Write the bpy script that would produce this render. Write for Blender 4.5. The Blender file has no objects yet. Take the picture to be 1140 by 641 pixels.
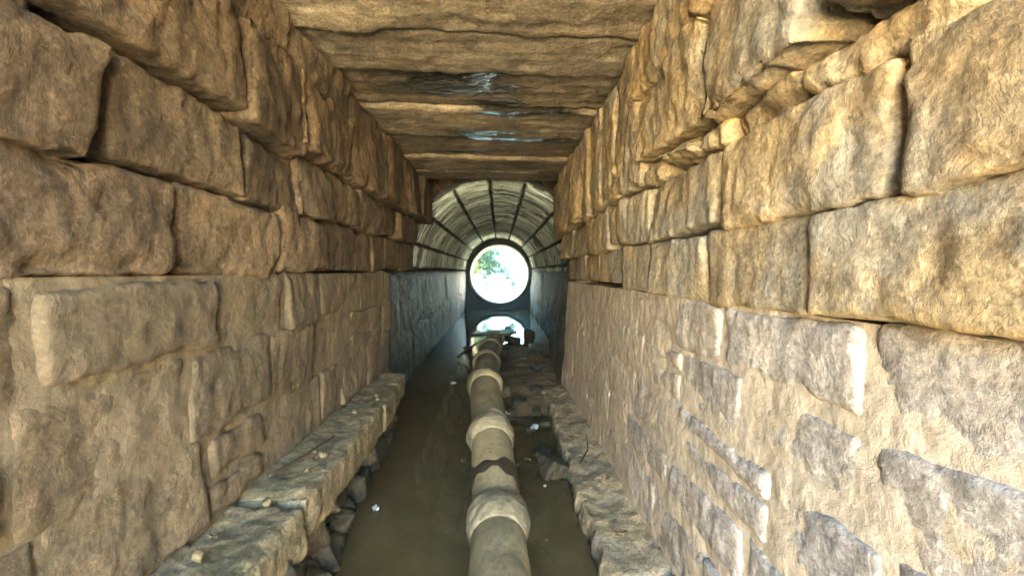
import bpy, math, random
import numpy as np
from mathutils import Vector, Euler, Matrix

random.seed(7)
RNG = np.random.default_rng(11)
scene = bpy.context.scene
COL = scene.collection

# ------------------------------------------------------------------ noise
def _hash(ix, iy, iz, seed):
    seed = int(seed)
    h = (ix.astype(np.int64) * 374761393 + iy.astype(np.int64) * 668265263 + iz.astype(np.int64) * 2147483647 + seed * 1274126177) & 0xffffffff
    h = ((h ^ (h >> 13)) * 1274126177) & 0xffffffff
    h = ((h ^ (h >> 16)) * 2246822519) & 0xffffffff
    h = h ^ (h >> 15)
    return (h & 0xffffff) / float(0xffffff) * 2 - 1

def vnoise(P, seed=0):
    I = np.floor(P).astype(np.int64); F = P - I
    F = F * F * F * (F * (F * 6 - 15) + 10)
    r = 0
    for dx in (0, 1):
        wx = F[:, 0] if dx else 1 - F[:, 0]
        for dy in (0, 1):
            wy = F[:, 1] if dy else 1 - F[:, 1]
            for dz in (0, 1):
                wz = F[:, 2] if dz else 1 - F[:, 2]
                r = r + wx * wy * wz * _hash(I[:, 0] + dx, I[:, 1] + dy, I[:, 2] + dz, seed)
    return r

def fbm(P, octv=4, seed=0, gain=.5):
    r = 0; a = 1.; t = 0
    for o in range(octv):
        r = r + a * vnoise(P * (2.03 ** o) + 17.3 * o, seed + o); t += a; a *= gain
    return r / t

def smooth(a, b, x):
    t = np.clip((x - a) / (b - a), 0, 1)
    return t * t * (3 - 2 * t)

# ------------------------------------------------------------------ mesh helpers
class Bag:
    """collects vertices, faces and float attributes for ONE mesh object"""
    def __init__(s): s.v = []; s.f = []; s.n = 0; s.att = {}
    def add(s, v, f, **att):
        v = np.asarray(v, float); s.v.append(v)
        s.f.extend((np.asarray(f) + s.n).tolist() if len(f) and not isinstance(f, list) else [[i + s.n for i in q] for q in f])
        for k, a in att.items():
            s.att.setdefault(k, []).append((s.n, np.broadcast_to(np.asarray(a, float), (len(v),))))
        s.n += len(v)
    def build(s, name, mat, parent=None, flat=False):
        me = bpy.data.meshes.new(name)
        V = np.concatenate(s.v) if s.v else np.zeros((0, 3))
        me.from_pydata(V.tolist(), [], s.f)
        for k, lst in s.att.items():
            arr = np.zeros(len(V), np.float32)
            for n, a in lst: arr[n:n + len(a)] = a
            me.attributes.new(k, 'FLOAT', 'POINT').data.foreach_set('value', arr)
        me.validate(); me.update()
        if not flat: me.polygons.foreach_set('use_smooth', [True] * len(me.polygons))
        mats = mat if isinstance(mat, (list, tuple)) else [mat]
        for m in mats: me.materials.append(m)
        o = bpy.data.objects.new(name, me); COL.objects.link(o)
        if parent is not None: o.parent = parent
        return o

def tag(o, label=None, cat=None, group=None, kind=None):
    if label: o['label'] = label
    if cat: o['category'] = cat
    if group: o['group'] = group
    if kind: o['kind'] = kind
    return o

def empty(name, label, cat, group=None, kind=None, loc=(0, 0, 0)):
    o = bpy.data.objects.new(name, None); COL.objects.link(o); o.location = loc
    o.empty_display_size = .1
    return tag(o, label, cat, group, kind)

def lattice(nx, ny, nz):
    """surface of a box as a welded quad lattice; integer coords + quads"""
    pts = {}; P = []; Q = []
    def idx(i, j, k):
        key = (i, j, k)
        r = pts.get(key)
        if r is None:
            r = len(P); pts[key] = r; P.append(key)
        return r
    for i0, nrm in ((0, -1), (nx, 1)):
        for j in range(ny):
            for k in range(nz):
                q = [idx(i0, j, k), idx(i0, j + 1, k), idx(i0, j + 1, k + 1), idx(i0, j, k + 1)]
                Q.append(q if nrm > 0 else q[::-1])
    for j0, nrm in ((0, -1), (ny, 1)):
        for i in range(nx):
            for k in range(nz):
                q = [idx(i, j0, k), idx(i, j0, k + 1), idx(i + 1, j0, k + 1), idx(i + 1, j0, k)]
                Q.append(q if nrm > 0 else q[::-1])
    for k0, nrm in ((0, -1), (nz, 1)):
        for i in range(nx):
            for j in range(ny):
                q = [idx(i, j, k0), idx(i + 1, j, k0), idx(i + 1, j + 1, k0), idx(i, j + 1, k0)]
                Q.append(q if nrm > 0 else q[::-1])
    return np.array(P, float), np.array(Q)

def stone(lo, hi, res=.015, r=.02, amp=.006, freq=9., seed=0, jit=.012, chip=.0, squash=None, strata=0.):
    """one rough hewn block between two corners: rounded, warped and worn"""
    lo = np.array(lo, float); hi = np.array(hi, float)
    d = hi - lo
    n = np.maximum(2, np.round(d / res).astype(int))
    n = np.minimum(n, 90)
    L, Q = lattice(*n)
    U = L / n
    p = lo + U * d
    rr = min(r, d.min() * .45)
    q = np.clip(p, lo + rr, hi - rr)
    dd = p - q
    ln = np.linalg.norm(dd, axis=1, keepdims=True)
    nr = dd / np.maximum(ln, 1e-9)
    p = q + nr * rr
    rg = np.random.default_rng(seed + 5)
    off = rg.normal(0, 1, (2, 2, 2, 3)) * jit
    w = 0
    for a in (0, 1):
        for b in (0, 1):
            for c in (0, 1):
                wt = (U[:, 0] if a else 1 - U[:, 0]) * (U[:, 1] if b else 1 - U[:, 1]) * (U[:, 2] if c else 1 - U[:, 2])
                w = w + wt[:, None] * off[a, b, c]
    p = p + w
    s = seed * 3.71
    ps = p * np.array([1, 1, .55])
    rid = np.abs(fbm(ps * freq * 1.7 + s, 4, seed + 9, .6))
    fac = np.round(fbm(ps * freq * .9 + s + 5, 2, seed + 12) * 3.5 + .6 * fbm(p * freq * 5, 2, seed + 13)) / 3.5
    h = amp * (.6 * fbm(p * freq * .6 + s, 3, seed) + .8 * (.4 - rid * 2.2) + .9 * fac + .6 * fbm(ps * freq * 4.5, 3, seed + 2, .65))
    if strata:
        h = h + strata * fbm(p * np.array([2.5, 30, 38]) + s, 3, seed + 3)
    if chip:
        e = 1 - np.clip(np.sort(np.minimum(p - lo, hi - p), axis=1)[:, 1] / (chip * 1.3), 0, 1)
        h = h - chip * e * np.clip(fbm(p * 9 + s, 4, seed + 4) + .2, 0, 1) * 1.1
    p = p + nr * h[:, None]
    return p, Q

def add_stone(bag, lo, hi, tint=None, mortar=0., **k):
    p, q = stone(lo, hi, **k)
    bag.add(p, q, tint=RNG.random() if tint is None else tint, mortar=mortar)

def rot_stone(bag, c, size, rot, **k):
    s = np.array(size) / 2
    p, q = stone(-s, s, **k)
    R = np.array(Euler(rot).to_matrix())
    p = p @ R.T + np.array(c)
    bag.add(p, q, tint=RNG.random())

def grid_faces(nu, nv, flip=False):
    i, j = np.meshgrid(np.arange(nu - 1), np.arange(nv - 1), indexing='ij')
    a = (i * nv + j).ravel()
    F = np.stack([a, a + nv, a + nv + 1, a + 1], 1)
    return F[:, ::-1] if flip else F

def tube(bag, pts, radii, seg=10, cap=True, wob=0., seed=0, **att):
    pts = [Vector(p) for p in pts]; n = len(pts)
    V = []; F = []
    ref = Vector((0, 0, 1))
    for i, p in enumerate(pts):
        t = (pts[min(i + 1, n - 1)] - pts[max(i - 1, 0)]).normalized()
        a = t.cross(ref)
        if a.length < .05: a = t.cross(Vector((1, 0, 0)))
        a.normalize(); b = t.cross(a).normalized()
        for k in range(seg):
            th = 2 * math.pi * k / seg
            V.append(p + (a * math.cos(th) + b * math.sin(th)) * radii[i])
    V = np.array(V)
    if wob:
        c = np.repeat(np.array(pts), seg, 0); dn = V - c
        V = c + dn * (1 + wob * fbm(V * 12, 3, seed)[:, None])
    for i in range(n - 1):
        for k in range(seg):
            k2 = (k + 1) % seg
            F.append([i * seg + k, i * seg + k2, (i + 1) * seg + k2, (i + 1) * seg + k])
    if cap:
        F.append(list(range(seg))[::-1]); F.append([(n - 1) * seg + k for k in range(seg)])
    bag.add(V, F, **att)

# ------------------------------------------------------------------ material helpers
def mat_new(name):
    m = bpy.data.materials.new(name); m.use_nodes = True
    nt = m.node_tree
    return m, nt, nt.nodes['Principled BSDF'], nt.nodes['Material Output']

class NT:
    def __init__(s, nt):
        s.nt = nt
        s.tc = nt.nodes.new('ShaderNodeTexCoord')
        s.obj = s.tc.outputs['Object']
    def link(s, a, b): s.nt.links.new(a, b)
    def val(s, sock, v):
        if isinstance(v, (int, float)): sock.default_value = v
        elif isinstance(v, (tuple, list)): sock.default_value = v if len(v) == len(sock.default_value) else (*v, 1)
        else: s.link(v, sock)
    def map(s, scale=(1, 1, 1), loc=(0, 0, 0), rot=(0, 0, 0)):
        n = s.nt.nodes.new('ShaderNodeMapping'); s.link(s.obj, n.inputs[0])
        n.inputs['Scale'].default_value = scale; n.inputs['Location'].default_value = loc; n.inputs['Rotation'].default_value = rot
        return n.outputs[0]
    def noise(s, scale, detail=6, rough=.6, vec=None, dist=0., ntype='FBM'):
        n = s.nt.nodes.new('ShaderNodeTexNoise'); s.link(vec or s.obj, n.inputs['Vector'])
        n.inputs['Scale'].default_value = scale; n.inputs['Detail'].default_value = detail
        n.inputs['Roughness'].default_value = rough; n.inputs['Distortion'].default_value = dist
        n.noise_type = ntype
        return n.outputs['Fac']
    def voro(s, scale, feature='F1', vec=None, out='Distance'):
        n = s.nt.nodes.new('ShaderNodeTexVoronoi'); n.feature = feature; s.link(vec or s.obj, n.inputs['Vector'])
        n.inputs['Scale'].default_value = scale
        return n.outputs[out]
    def ramp(s, fac, stops):
        n = s.nt.nodes.new('ShaderNodeValToRGB'); s.link(fac, n.inputs[0])
        cr = n.color_ramp
        while len(cr.elements) < len(stops): cr.elements.new(.5)
        for e, (p, c) in zip(cr.elements, stops):
            e.position = p
            e.color = (c, c, c, 1) if isinstance(c, (int, float)) else (*c, 1)
        return n.outputs[0]
    def mix(s, fac, a, b, mode='MIX'):
        n = s.nt.nodes.new('ShaderNodeMix'); n.data_type = 'RGBA'; n.blend_type = mode
        s.val(n.inputs[0], fac); s.val(n.inputs[6], a); s.val(n.inputs[7], b)
        return n.outputs[2]
    def math(s, op, a, b=0., c=None, clamp=False):
        n = s.nt.nodes.new('ShaderNodeMath'); n.operation = op; n.use_clamp = clamp
        s.val(n.inputs[0], a); s.val(n.inputs[1], b)
        if c is not None: s.val(n.inputs[2], c)
        return n.outputs[0]
    def attr(s, name):
        n = s.nt.nodes.new('ShaderNodeAttribute'); n.attribute_name = name
        return n.outputs['Fac']
    def bump(s, h, strength, dist, normal=None):
        n = s.nt.nodes.new('ShaderNodeBump'); s.link(h, n.inputs['Height'])
        n.inputs['Strength'].default_value = strength; n.inputs['Distance'].default_value = dist
        if normal: s.link(normal, n.inputs['Normal'])
        return n.outputs[0]

def stone_mat(name, dark, mid, light, seam=None, streak=.35, gritty=1., rough=.88, wet=None, mortar=None, grey=None, moss=0., streak_axis='z', tintvar=.5, spots=.0):
    m, nt, P, _ = mat_new(name); N = NT(nt)
    big = N.noise(2.3, 5, .6, dist=.6)
    c = N.ramp(big, [(.3, dark), (.5, mid), (.72, light)])
    med = N.noise(14, 8, .68, dist=.5)
    c = N.mix(.75, c, N.ramp(med, [(.3, .32), (.5, .95), (.72, 1.45)]), 'MULTIPLY')
    fine = N.noise(90, 6, .75)
    c = N.mix(.8 * min(gritty, 1.2), c, N.ramp(fine, [(.3, .42), (.5, 1.), (.7, 1.5)]), 'MULTIPLY')
    t = N.attr('tint')
    c = N.mix(tintvar, c, N.ramp(t, [(0, (.5, .48, .47)), (.25, (.9, .78, .66)), (.5, (1.1, 1.0, .84)), (.75, (.86, .84, .80)), (1, (1.35, 1.22, 1.05))]), 'MULTIPLY')
    if grey:
        g = N.noise(3.1, 4, .6, vec=N.map((1, 1, 1), (7, 3, 1)), dist=.8)
        c = N.mix(N.math('MULTIPLY', N.ramp(g, [(.45, 0.), (.6, 1.)]), .7), c, N.mix(.6, grey, N.ramp(fine, [(.35, .5), (.65, 1.4)]), 'MULTIPLY'))
    if streak:
        sc = {'z': (9, 9, .9), 'x': (.8, 11, 11)}[streak_axis]
        st = N.noise(1.6, 6, .65, vec=N.map(sc), dist=.3)
        c = N.mix(streak, c, N.ramp(st, [(.36, .28), (.52, 1.), (.68, 1.5)]), 'MULTIPLY')
    gr = N.voro(150, out='Color')
    c = N.mix(.38 * min(gritty, 1.2), c, N.ramp(gr, [(.1, .35), (.45, 1.), (.75, 1.0), (.92, 1.9)]), 'MULTIPLY')
    blot = N.noise(6, 7, .72, vec=N.map((1, 1, 1), (11, 5, 2)), dist=.3)
    c = N.mix(.55, c, N.ramp(blot, [(.34, (.40, .37, .35)), (.46, (1, 1, 1)), (.58, (1.05, 1.0, .92)), (.68, (1.45, 1.35, 1.15))]), 'MULTIPLY')
    sepz = nt.nodes.new('ShaderNodeSeparateXYZ'); N.link(N.obj, sepz.inputs[0])
    tz = N.math('ADD', sepz.outputs['Z'], N.math('MULTIPLY', N.math('SUBTRACT', med, .5), .22))
    tide = N.ramp(N.math('ADD', tz, 2.0), [(.93, 1.), (1.0, 0.)])
    c = N.mix(N.math('MULTIPLY', tide, .7), c, (.04, .036, .022))
    vor = N.voro(38)
    pit = N.ramp(vor, [(.0, .25), (.28, 1.)])
    c = N.mix(.25, c, pit, 'MULTIPLY')
    if spots:
        sp = N.ramp(N.noise(120, 2, .5, vec=N.map((1, 1, 1), (3, 9, 4))), [(.66, 0.), (.7, 1.)])
        c = N.mix(N.math('MULTIPLY', sp, spots), c, (.75, .66, .5))
    if mortar:
        mo = N.attr('mortar')
        mc = N.mix(.6, mortar, N.ramp(N.noise(30, 6, .7), [(.3, .5), (.6, 1.25)]), 'MULTIPLY')
        c = N.mix(mo, c, mc)
    if moss:
        mm = N.ramp(N.noise(5, 7, .7, vec=N.map((1, 1, 1), (2, 8, 5)), dist=.5), [(.52, 0.), (.64, 1.)])
        c = N.mix(N.math('MULTIPLY', mm, moss), c, (.05, .062, .022))
    h = N.math('ADD', N.math('MULTIPLY', med, 1.0), N.math('MULTIPLY', fine, .35))
    h = N.math('ADD', h, N.math('MULTIPLY', vor, .25))
    ridg = N.noise(20, 8, .75, dist=.2)
    h = N.math('ADD', h, N.math('MULTIPLY', N.math('ABSOLUTE', N.math('SUBTRACT', ridg, .5)), .5))
    P.inputs['Roughness'].default_value = rough
    P.inputs['Specular IOR Level'].default_value = .35
    bs = .95 * gritty
    if wet:
        total = None
        for (cx, cy, rx, ry) in wet:
            v = N.map((1 / rx, 1 / ry, 0), (-cx / rx, -cy / ry, 0))
            vl = nt.nodes.new('ShaderNodeVectorMath'); vl.operation = 'LENGTH'; N.link(v, vl.inputs[0])
            d = N.math('SUBTRACT', 1.0, vl.outputs['Value'])
            d = N.math('ADD', d, N.math('MULTIPLY', N.math('SUBTRACT', N.noise(7, 6, .7, vec=N.map((.5, 1.4, 1))), .5), 2.4))
            hl = N.ramp(N.math('ADD', d, .45), [(.1, 0.), (.75, 1.)])
            halo = hl if total is None else N.math('MAXIMUM', halo, hl)
            d = N.ramp(d, [(.12, 0.), (.42, 1.)])
            total = d if total is None else N.math('MAXIMUM', total, d)
        c = N.mix(N.math('MULTIPLY', halo, .6), c, N.mix(1., c, (.42, .43, .42), 'MULTIPLY'))
        c = N.mix(total, c, N.mix(1., c, (.22, .24, .2), 'MULTIPLY'))
        r = N.mix(total, (rough, rough, rough), (.14, .14, .14))
        N.link(r, P.inputs['Roughness'])
        h = N.math('ADD', h, N.math('MULTIPLY', N.math('MULTIPLY', N.noise(30, 4, .65, vec=N.map((.6, 1.5, 1))), total), 4.))
    N.link(c, P.inputs['Base Color'])
    nb = N.bump(h, bs, .012)
    N.link(nb, P.inputs['Normal'])
    return m

# sandstone and gneiss of the walls; brighter light on the right is put into its colour
M_left = stone_mat('shaded_brown_sandstone', (0.096, 0.069, 0.040), (0.155, 0.114, 0.068), (0.220, 0.169, 0.106), streak=.5, moss=.0)
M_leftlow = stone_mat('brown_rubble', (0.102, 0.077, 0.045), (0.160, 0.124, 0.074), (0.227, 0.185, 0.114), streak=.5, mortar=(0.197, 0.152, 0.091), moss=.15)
M_right = stone_mat('lit_tan_sandstone', (0.374, 0.270, 0.144), (0.521, 0.394, 0.217), (0.648, 0.512, 0.310), streak=.35, grey=(0.354, 0.327, 0.265))
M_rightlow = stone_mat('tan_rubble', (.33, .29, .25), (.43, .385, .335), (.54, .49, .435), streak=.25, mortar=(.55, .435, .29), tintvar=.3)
M_core = stone_mat('mortar_core', (.10, .07, .04), (.15, .105, .06), (.2, .14, .09), streak=.2)
M_slab = stone_mat('roof_stone', (0.192, 0.159, 0.113), (0.322, 0.271, 0.194), (0.473, 0.407, 0.301), streak=.4, streak_axis='x', spots=.4,
                   wet=[(-.25, 2.14, .42, .18), (-.02, 2.36, .26, .09), (.12, 2.46, .36, .06), (-.08, 2.80, .34, .07), (.10, 2.96, .50, .10), (-.3, 3.3, .3, .05)])
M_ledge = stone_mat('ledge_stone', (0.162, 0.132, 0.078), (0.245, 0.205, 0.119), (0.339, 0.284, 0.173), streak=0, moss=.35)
M_ledge_r = stone_mat('right_ledge_stone', (0.301, 0.230, 0.134), (0.446, 0.359, 0.212), (0.603, 0.499, 0.314), streak=0, grey=(0.290, 0.243, 0.169), moss=.1)
M_dark = stone_mat('damp_rubble', (0.050, 0.043, 0.028), (0.085, 0.072, 0.045), (0.140, 0.118, 0.075), streak=.2, moss=.5, rough=.55)
M_vwall = stone_mat('damp_ashlar', (0.078, 0.069, 0.049), (0.122, 0.110, 0.079), (0.171, 0.159, 0.117), streak=.3, mortar=(0.097, 0.087, 0.062), rough=.6, tintvar=.25)

def vault_mat():
    m, nt, P, _ = mat_new('pale_vault_stone'); N = NT(nt)
    c = N.ramp(N.noise(4, 6, .65), [(.3, (.66, .78, .68)), (.5, (.76, .88, .79)), (.7, (.82, .92, .86))])
    s = N.noise(1., 6, .7, vec=N.map((1.6, 30, 1.6)))
    c = N.mix(.8, c, N.ramp(s, [(.44, .05), (.485, .95), (.56, 1.2)]), 'MULTIPLY')
    c = N.mix(.6, c, N.ramp(N.noise(40, 5, .7), [(.3, .6), (.55, 1.15)]), 'MULTIPLY')
    c = N.mix(.8, c, N.ramp(N.attr('tint'), [(0, .5), (.4, 1.), (1, 1.3)]), 'MULTIPLY')
    c = N.mix(N.attr('mortar'), c, (.03, .032, .024))
    c = N.mix(N.math('MULTIPLY', N.ramp(N.noise(3, 6, .7, vec=N.map((1, 1, 1), (4, 4, 4))), [(.56, 0.), (.7, 1.)]), .55), c, (.2, .23, .15))
    N.link(c, P.inputs['Base Color']); P.inputs['Roughness'].default_value = .8
    N.link(N.bump(N.math('ADD', s, N.noise(60, 5, .7)), .8, .015), P.inputs['Normal'])
    return m
M_vault = vault_mat()

def concrete_mat(name, a, b, stain=(.1, .085, .05), rough=.75, sc=1., mud=False):
    m, nt, P, _ = mat_new(name); N = NT(nt)
    c = N.ramp(N.noise(6 * sc, 7, .65, dist=.4), [(.3, a), (.7, b)])
    c = N.mix(.7, c, N.ramp(N.noise(55 * sc, 6, .75), [(.3, .5), (.5, 1.), (.7, 1.3)]), 'MULTIPLY')
    st = N.ramp(N.noise(3.4 * sc, 7, .7, vec=N.map((1, 1, 1), (5, 2, 8)), dist=.7), [(.44, 0.), (.6, 1.)])
    c = N.mix(N.math('MULTIPLY', st, .72), c, stain)
    sp = N.ramp(N.noise(26 * sc, 3, .6, vec=N.map((1, 1, 1), (1, 7, 2))), [(.66, 0.), (.72, 1.)])
    c = N.mix(N.math('MULTIPLY', sp, .7), c, (.045, .04, .028))
    if mud:
        sz = nt.nodes.new('ShaderNodeSeparateXYZ'); N.link(N.obj, sz.inputs[0])
        tz = N.math('ADD', sz.outputs['Z'], N.math('MULTIPLY', N.math('SUBTRACT', N.noise(9, 5, .7), .5), .16))
        c = N.mix(N.ramp(N.math('ADD', tz, 1.45), [(.42, .9), (.50, 0.)]), c, (.05, .04, .022))
        c = N.mix(.5, c, N.ramp(N.noise(2.2, 3, .6), [(.4, (.6, .58, .5)), (.6, (1.2, 1.15, 1.0))]), 'MULTIPLY')
    N.link(c, P.inputs['Base Color']); P.inputs['Roughness'].default_value = rough
    N.link(N.bump(N.math('ADD', N.noise(25, 6, .7), N.math('MULTIPLY', N.noise(140, 4, .7), .4)), .7, .006), P.inputs['Normal'])
    return m
M_pipe = concrete_mat('clay_pipe_concrete', (.25, .20, .10), (.42, .35, .195), mud=True)
M_collar = concrete_mat('cement_collar', (.30, .25, .15), (.45, .385, .24), mud=True)
M_conc = concrete_mat('culvert_concrete', (.38, .34, .26), (.55, .5, .4))
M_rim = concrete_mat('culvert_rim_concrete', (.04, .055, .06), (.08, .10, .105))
M_head = concrete_mat('glow_tinted_concrete', (.09, .14, .16), (.15, .21, .235))  # blue glow below the opening is put into this concrete colour

def wet_band_mat():
    # same pipe, with one damp slimy band across it
    m, nt, P, _ = mat_new('pipe_damp_band'); N = NT(nt)
    c = N.ramp(N.noise(20, 6, .7), [(.3, (.03, .022, .013)), (.7, (.07, .052, .03))])
    N.link(c, P.inputs['Base Color']); P.inputs['Roughness'].default_value = .5
    N.link(N.bump(N.noise(50, 5, .7), .6, .005), P.inputs['Normal'])
    return m
M_band = wet_band_mat()

def water_mat():
    m, nt, P, _ = mat_new('murky_water'); N = NT(nt)
    P.inputs['Base Color'].default_value = (.80, .81, .63, 1)
    P.inputs['Transmission Weight'].default_value = 1.0
    P.inputs['Roughness'].default_value = .02; P.inputs['IOR'].default_value = 1.333
    h = N.math('ADD', N.noise(3, 3, .5, vec=N.map((1, .5, 1))), N.math('MULTIPLY', N.noise(16, 3, .5), .12))
    N.link(N.bump(h, .10, .03), P.inputs['Normal'])
    return m
M_water = water_mat()

def plain_mat(name, a, b, rough=.8, scale=8, bump=.4, metal=0.):
    m, nt, P, _ = mat_new(name); N = NT(nt)
    n = N.noise(scale, 6, .65)
    N.link(N.ramp(n, [(.3, a), (.7, b)]), P.inputs['Base Color'])
    P.inputs['Roughness'].default_value = rough; P.inputs['Metallic'].default_value = metal
    N.link(N.bump(N.noise(scale * 4, 5, .7), bump, .01), P.inputs['Normal'])
    return m
M_bark = plain_mat('bark', (.07, .05, .035), (.16, .12, .08), scale=14)
M_root = plain_mat('root_bark', (.13, .075, .045), (.24, .15, .09), scale=30)
M_stick = plain_mat('wet_wood', (.03, .022, .014), (.07, .05, .03), scale=30, rough=.5)
M_leaf = plain_mat('green_leaf', (.02, .075, .045), (.045, .12, .07), scale=3, rough=.5, bump=.1)
M_leaf2 = plain_mat('yellow_green_leaf', (.07, .13, .03), (.12, .19, .06), scale=3, rough=.5, bump=.1)
M_plastic = plain_mat('white_plastic', (.62, .64, .62), (.8, .82, .8), scale=20, rough=.25, bump=.8)
M_litter = plain_mat('dry_leaf', (.12, .08, .04), (.25, .18, .09), scale=20, rough=.7)
M_ground = plain_mat('sandy_ground', (.36, .27, .17), (.50, .39, .26), scale=2.5, bump=.5)
M_green = plain_mat('grassy_hill', (.07, .10, .035), (.13, .15, .06), scale=6, bump=.8)
M_bed = plain_mat('silt', (.16, .112, .055), (.24, .175, .09), scale=6, bump=.5, rough=.7)

WATER = -1.05

# ------------------------------------------------------------------ setting: ground, hill, water
def terrain():
    b = Bag()
    xs = np.unique(np.concatenate([np.linspace(-200, -14, 26), np.linspace(-14, -1.6, 30), np.linspace(-1.6, 1.6, 33), np.linspace(1.6, 14, 30), np.linspace(14, 200, 26)]))
    ys = np.unique(np.concatenate([np.linspace(-150, -12, 20), np.linspace(-12, 22, 86), np.linspace(22, 260, 30)]))
    X, Y = np.meshgrid(xs, ys, indexing='ij')
    front = smooth(-.8, -3.2, Y); back = smooth(13.1, 16, Y)
    op = np.maximum(front, back)
    half = 1.3 + 1.0 * op
    slope = .12 + 2.2 * op
    t = smooth(0, 1, (np.abs(X) - half) / slope)
    top = 1.15 * (1 - op) + .35 * op
    P = np.stack([X.ravel(), Y.ravel(), np.zeros(X.size)], 1)
    nz = fbm(P * .6, 4, 3).reshape(X.shape) * .22
    t = np.maximum(t, smooth(-2.6, -5.2, Y))  # unseen bank across the channel, added to bounce sunlight into the tunnel
    Z = (-1.32) * (1 - t) + t * (top + op * nz * 1.5 + 1.2 * smooth(-4, -8, Y)) + .02 * nz
    b.add(np.stack([X.ravel(), Y.ravel(), Z.ravel()], 1), grid_faces(len(xs), len(ys)))
    return b.build('ground', M_ground)
tag(terrain(), kind='structure')

def hill():
    b = Bag()
    xs = np.linspace(-40, 40, 81); ys = np.linspace(-.65, 12.9, 31)
    X, Y = np.meshgrid(xs, ys, indexing='ij')
    P = np.stack([X.ravel(), Y.ravel(), np.zeros(X.size)], 1)
    e = np.minimum(Y + .65, 12.9 - Y)
    Zt = 1.35 + 1.3 * smooth(0, 2.0, e) + fbm(P * .8, 4, 8).reshape(X.shape) * .2
    Zb = np.full_like(Zt, 1.3)
    nu, nv = X.shape
    V = np.concatenate([np.stack([X.ravel(), Y.ravel(), Zt.ravel()], 1), np.stack([X.ravel(), Y.ravel(), Zb.ravel()], 1)])
    F = grid_faces(nu, nv).tolist() + (grid_faces(nu, nv, True) + nu * nv).tolist()
    n = nu * nv
    for i in range(nu - 1):
        a, c = i * nv, (i + 1) * nv
        F.append([a, a + n, c + n, c][::-1]); a += nv - 1; c += nv - 1; F.append([a, a + n, c + n, c])
    for j in range(nv - 1):
        F.append([j, j + n, j + 1 + n, j + 1]); a = (nu - 1) * nv + j; F.append([a, a + n, a + 1 + n, a + 1][::-1])
    b.add(V, F)
    return b.build('hill', M_green)
tag(hill(), kind='structure')

def water():
    b = Bag()
    b.add([(-1.6, -3.6, WATER), (1.6, -3.6, WATER), (1.6, 40, WATER), (-1.6, 40, WATER)], [[0, 1, 2, 3]])
    return b.build('water', M_water, flat=True)
tag(water(), kind='structure')

# ------------------------------------------------------------------ rough masonry face as a height surface
def voronoi(S, T, su, sv, seed, warp=.35, jitter=.42, brick=0.):
    """cells on the (S,T) plane: returns edge distance and a random number per cell"""
    P = np.stack([S, T, np.zeros_like(S)], 1)
    u = S / su + warp * fbm(P * (1.6 / su), 3, seed); v = T / sv + warp * fbm(P * (1.6 / sv) + 40, 3, seed + 7)
    iu = np.floor(u).astype(int); iv = np.floor(v).astype(int)
    f1 = np.full(len(S), 9.); f2 = np.full(len(S), 9.); cid = np.zeros(len(S))
    z = np.zeros_like(iu)
    for dv in (-1, 0, 1):
        for du in (-2, -1, 0, 1, 2):
            a = iu + du; c = iv + dv
            px = a + .5 + jitter * _hash(a, c, z, seed) + brick * .5 * (c % 2); py = c + .5 + jitter * _hash(a, c, z + 1, seed)
            d = np.maximum(np.abs(u - px), np.abs(v - py) * 1.0) * .6 + .4 * np.hypot(u - px, v - py)
            r = _hash(a, c, z + 2, seed) * .5 + .5
            better = d < f1
            f2 = np.where(better, f1, np.minimum(f2, d)); cid = np.where(better, r, cid); f1 = np.where(better, d, f1)
    return f2 - f1, cid

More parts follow.
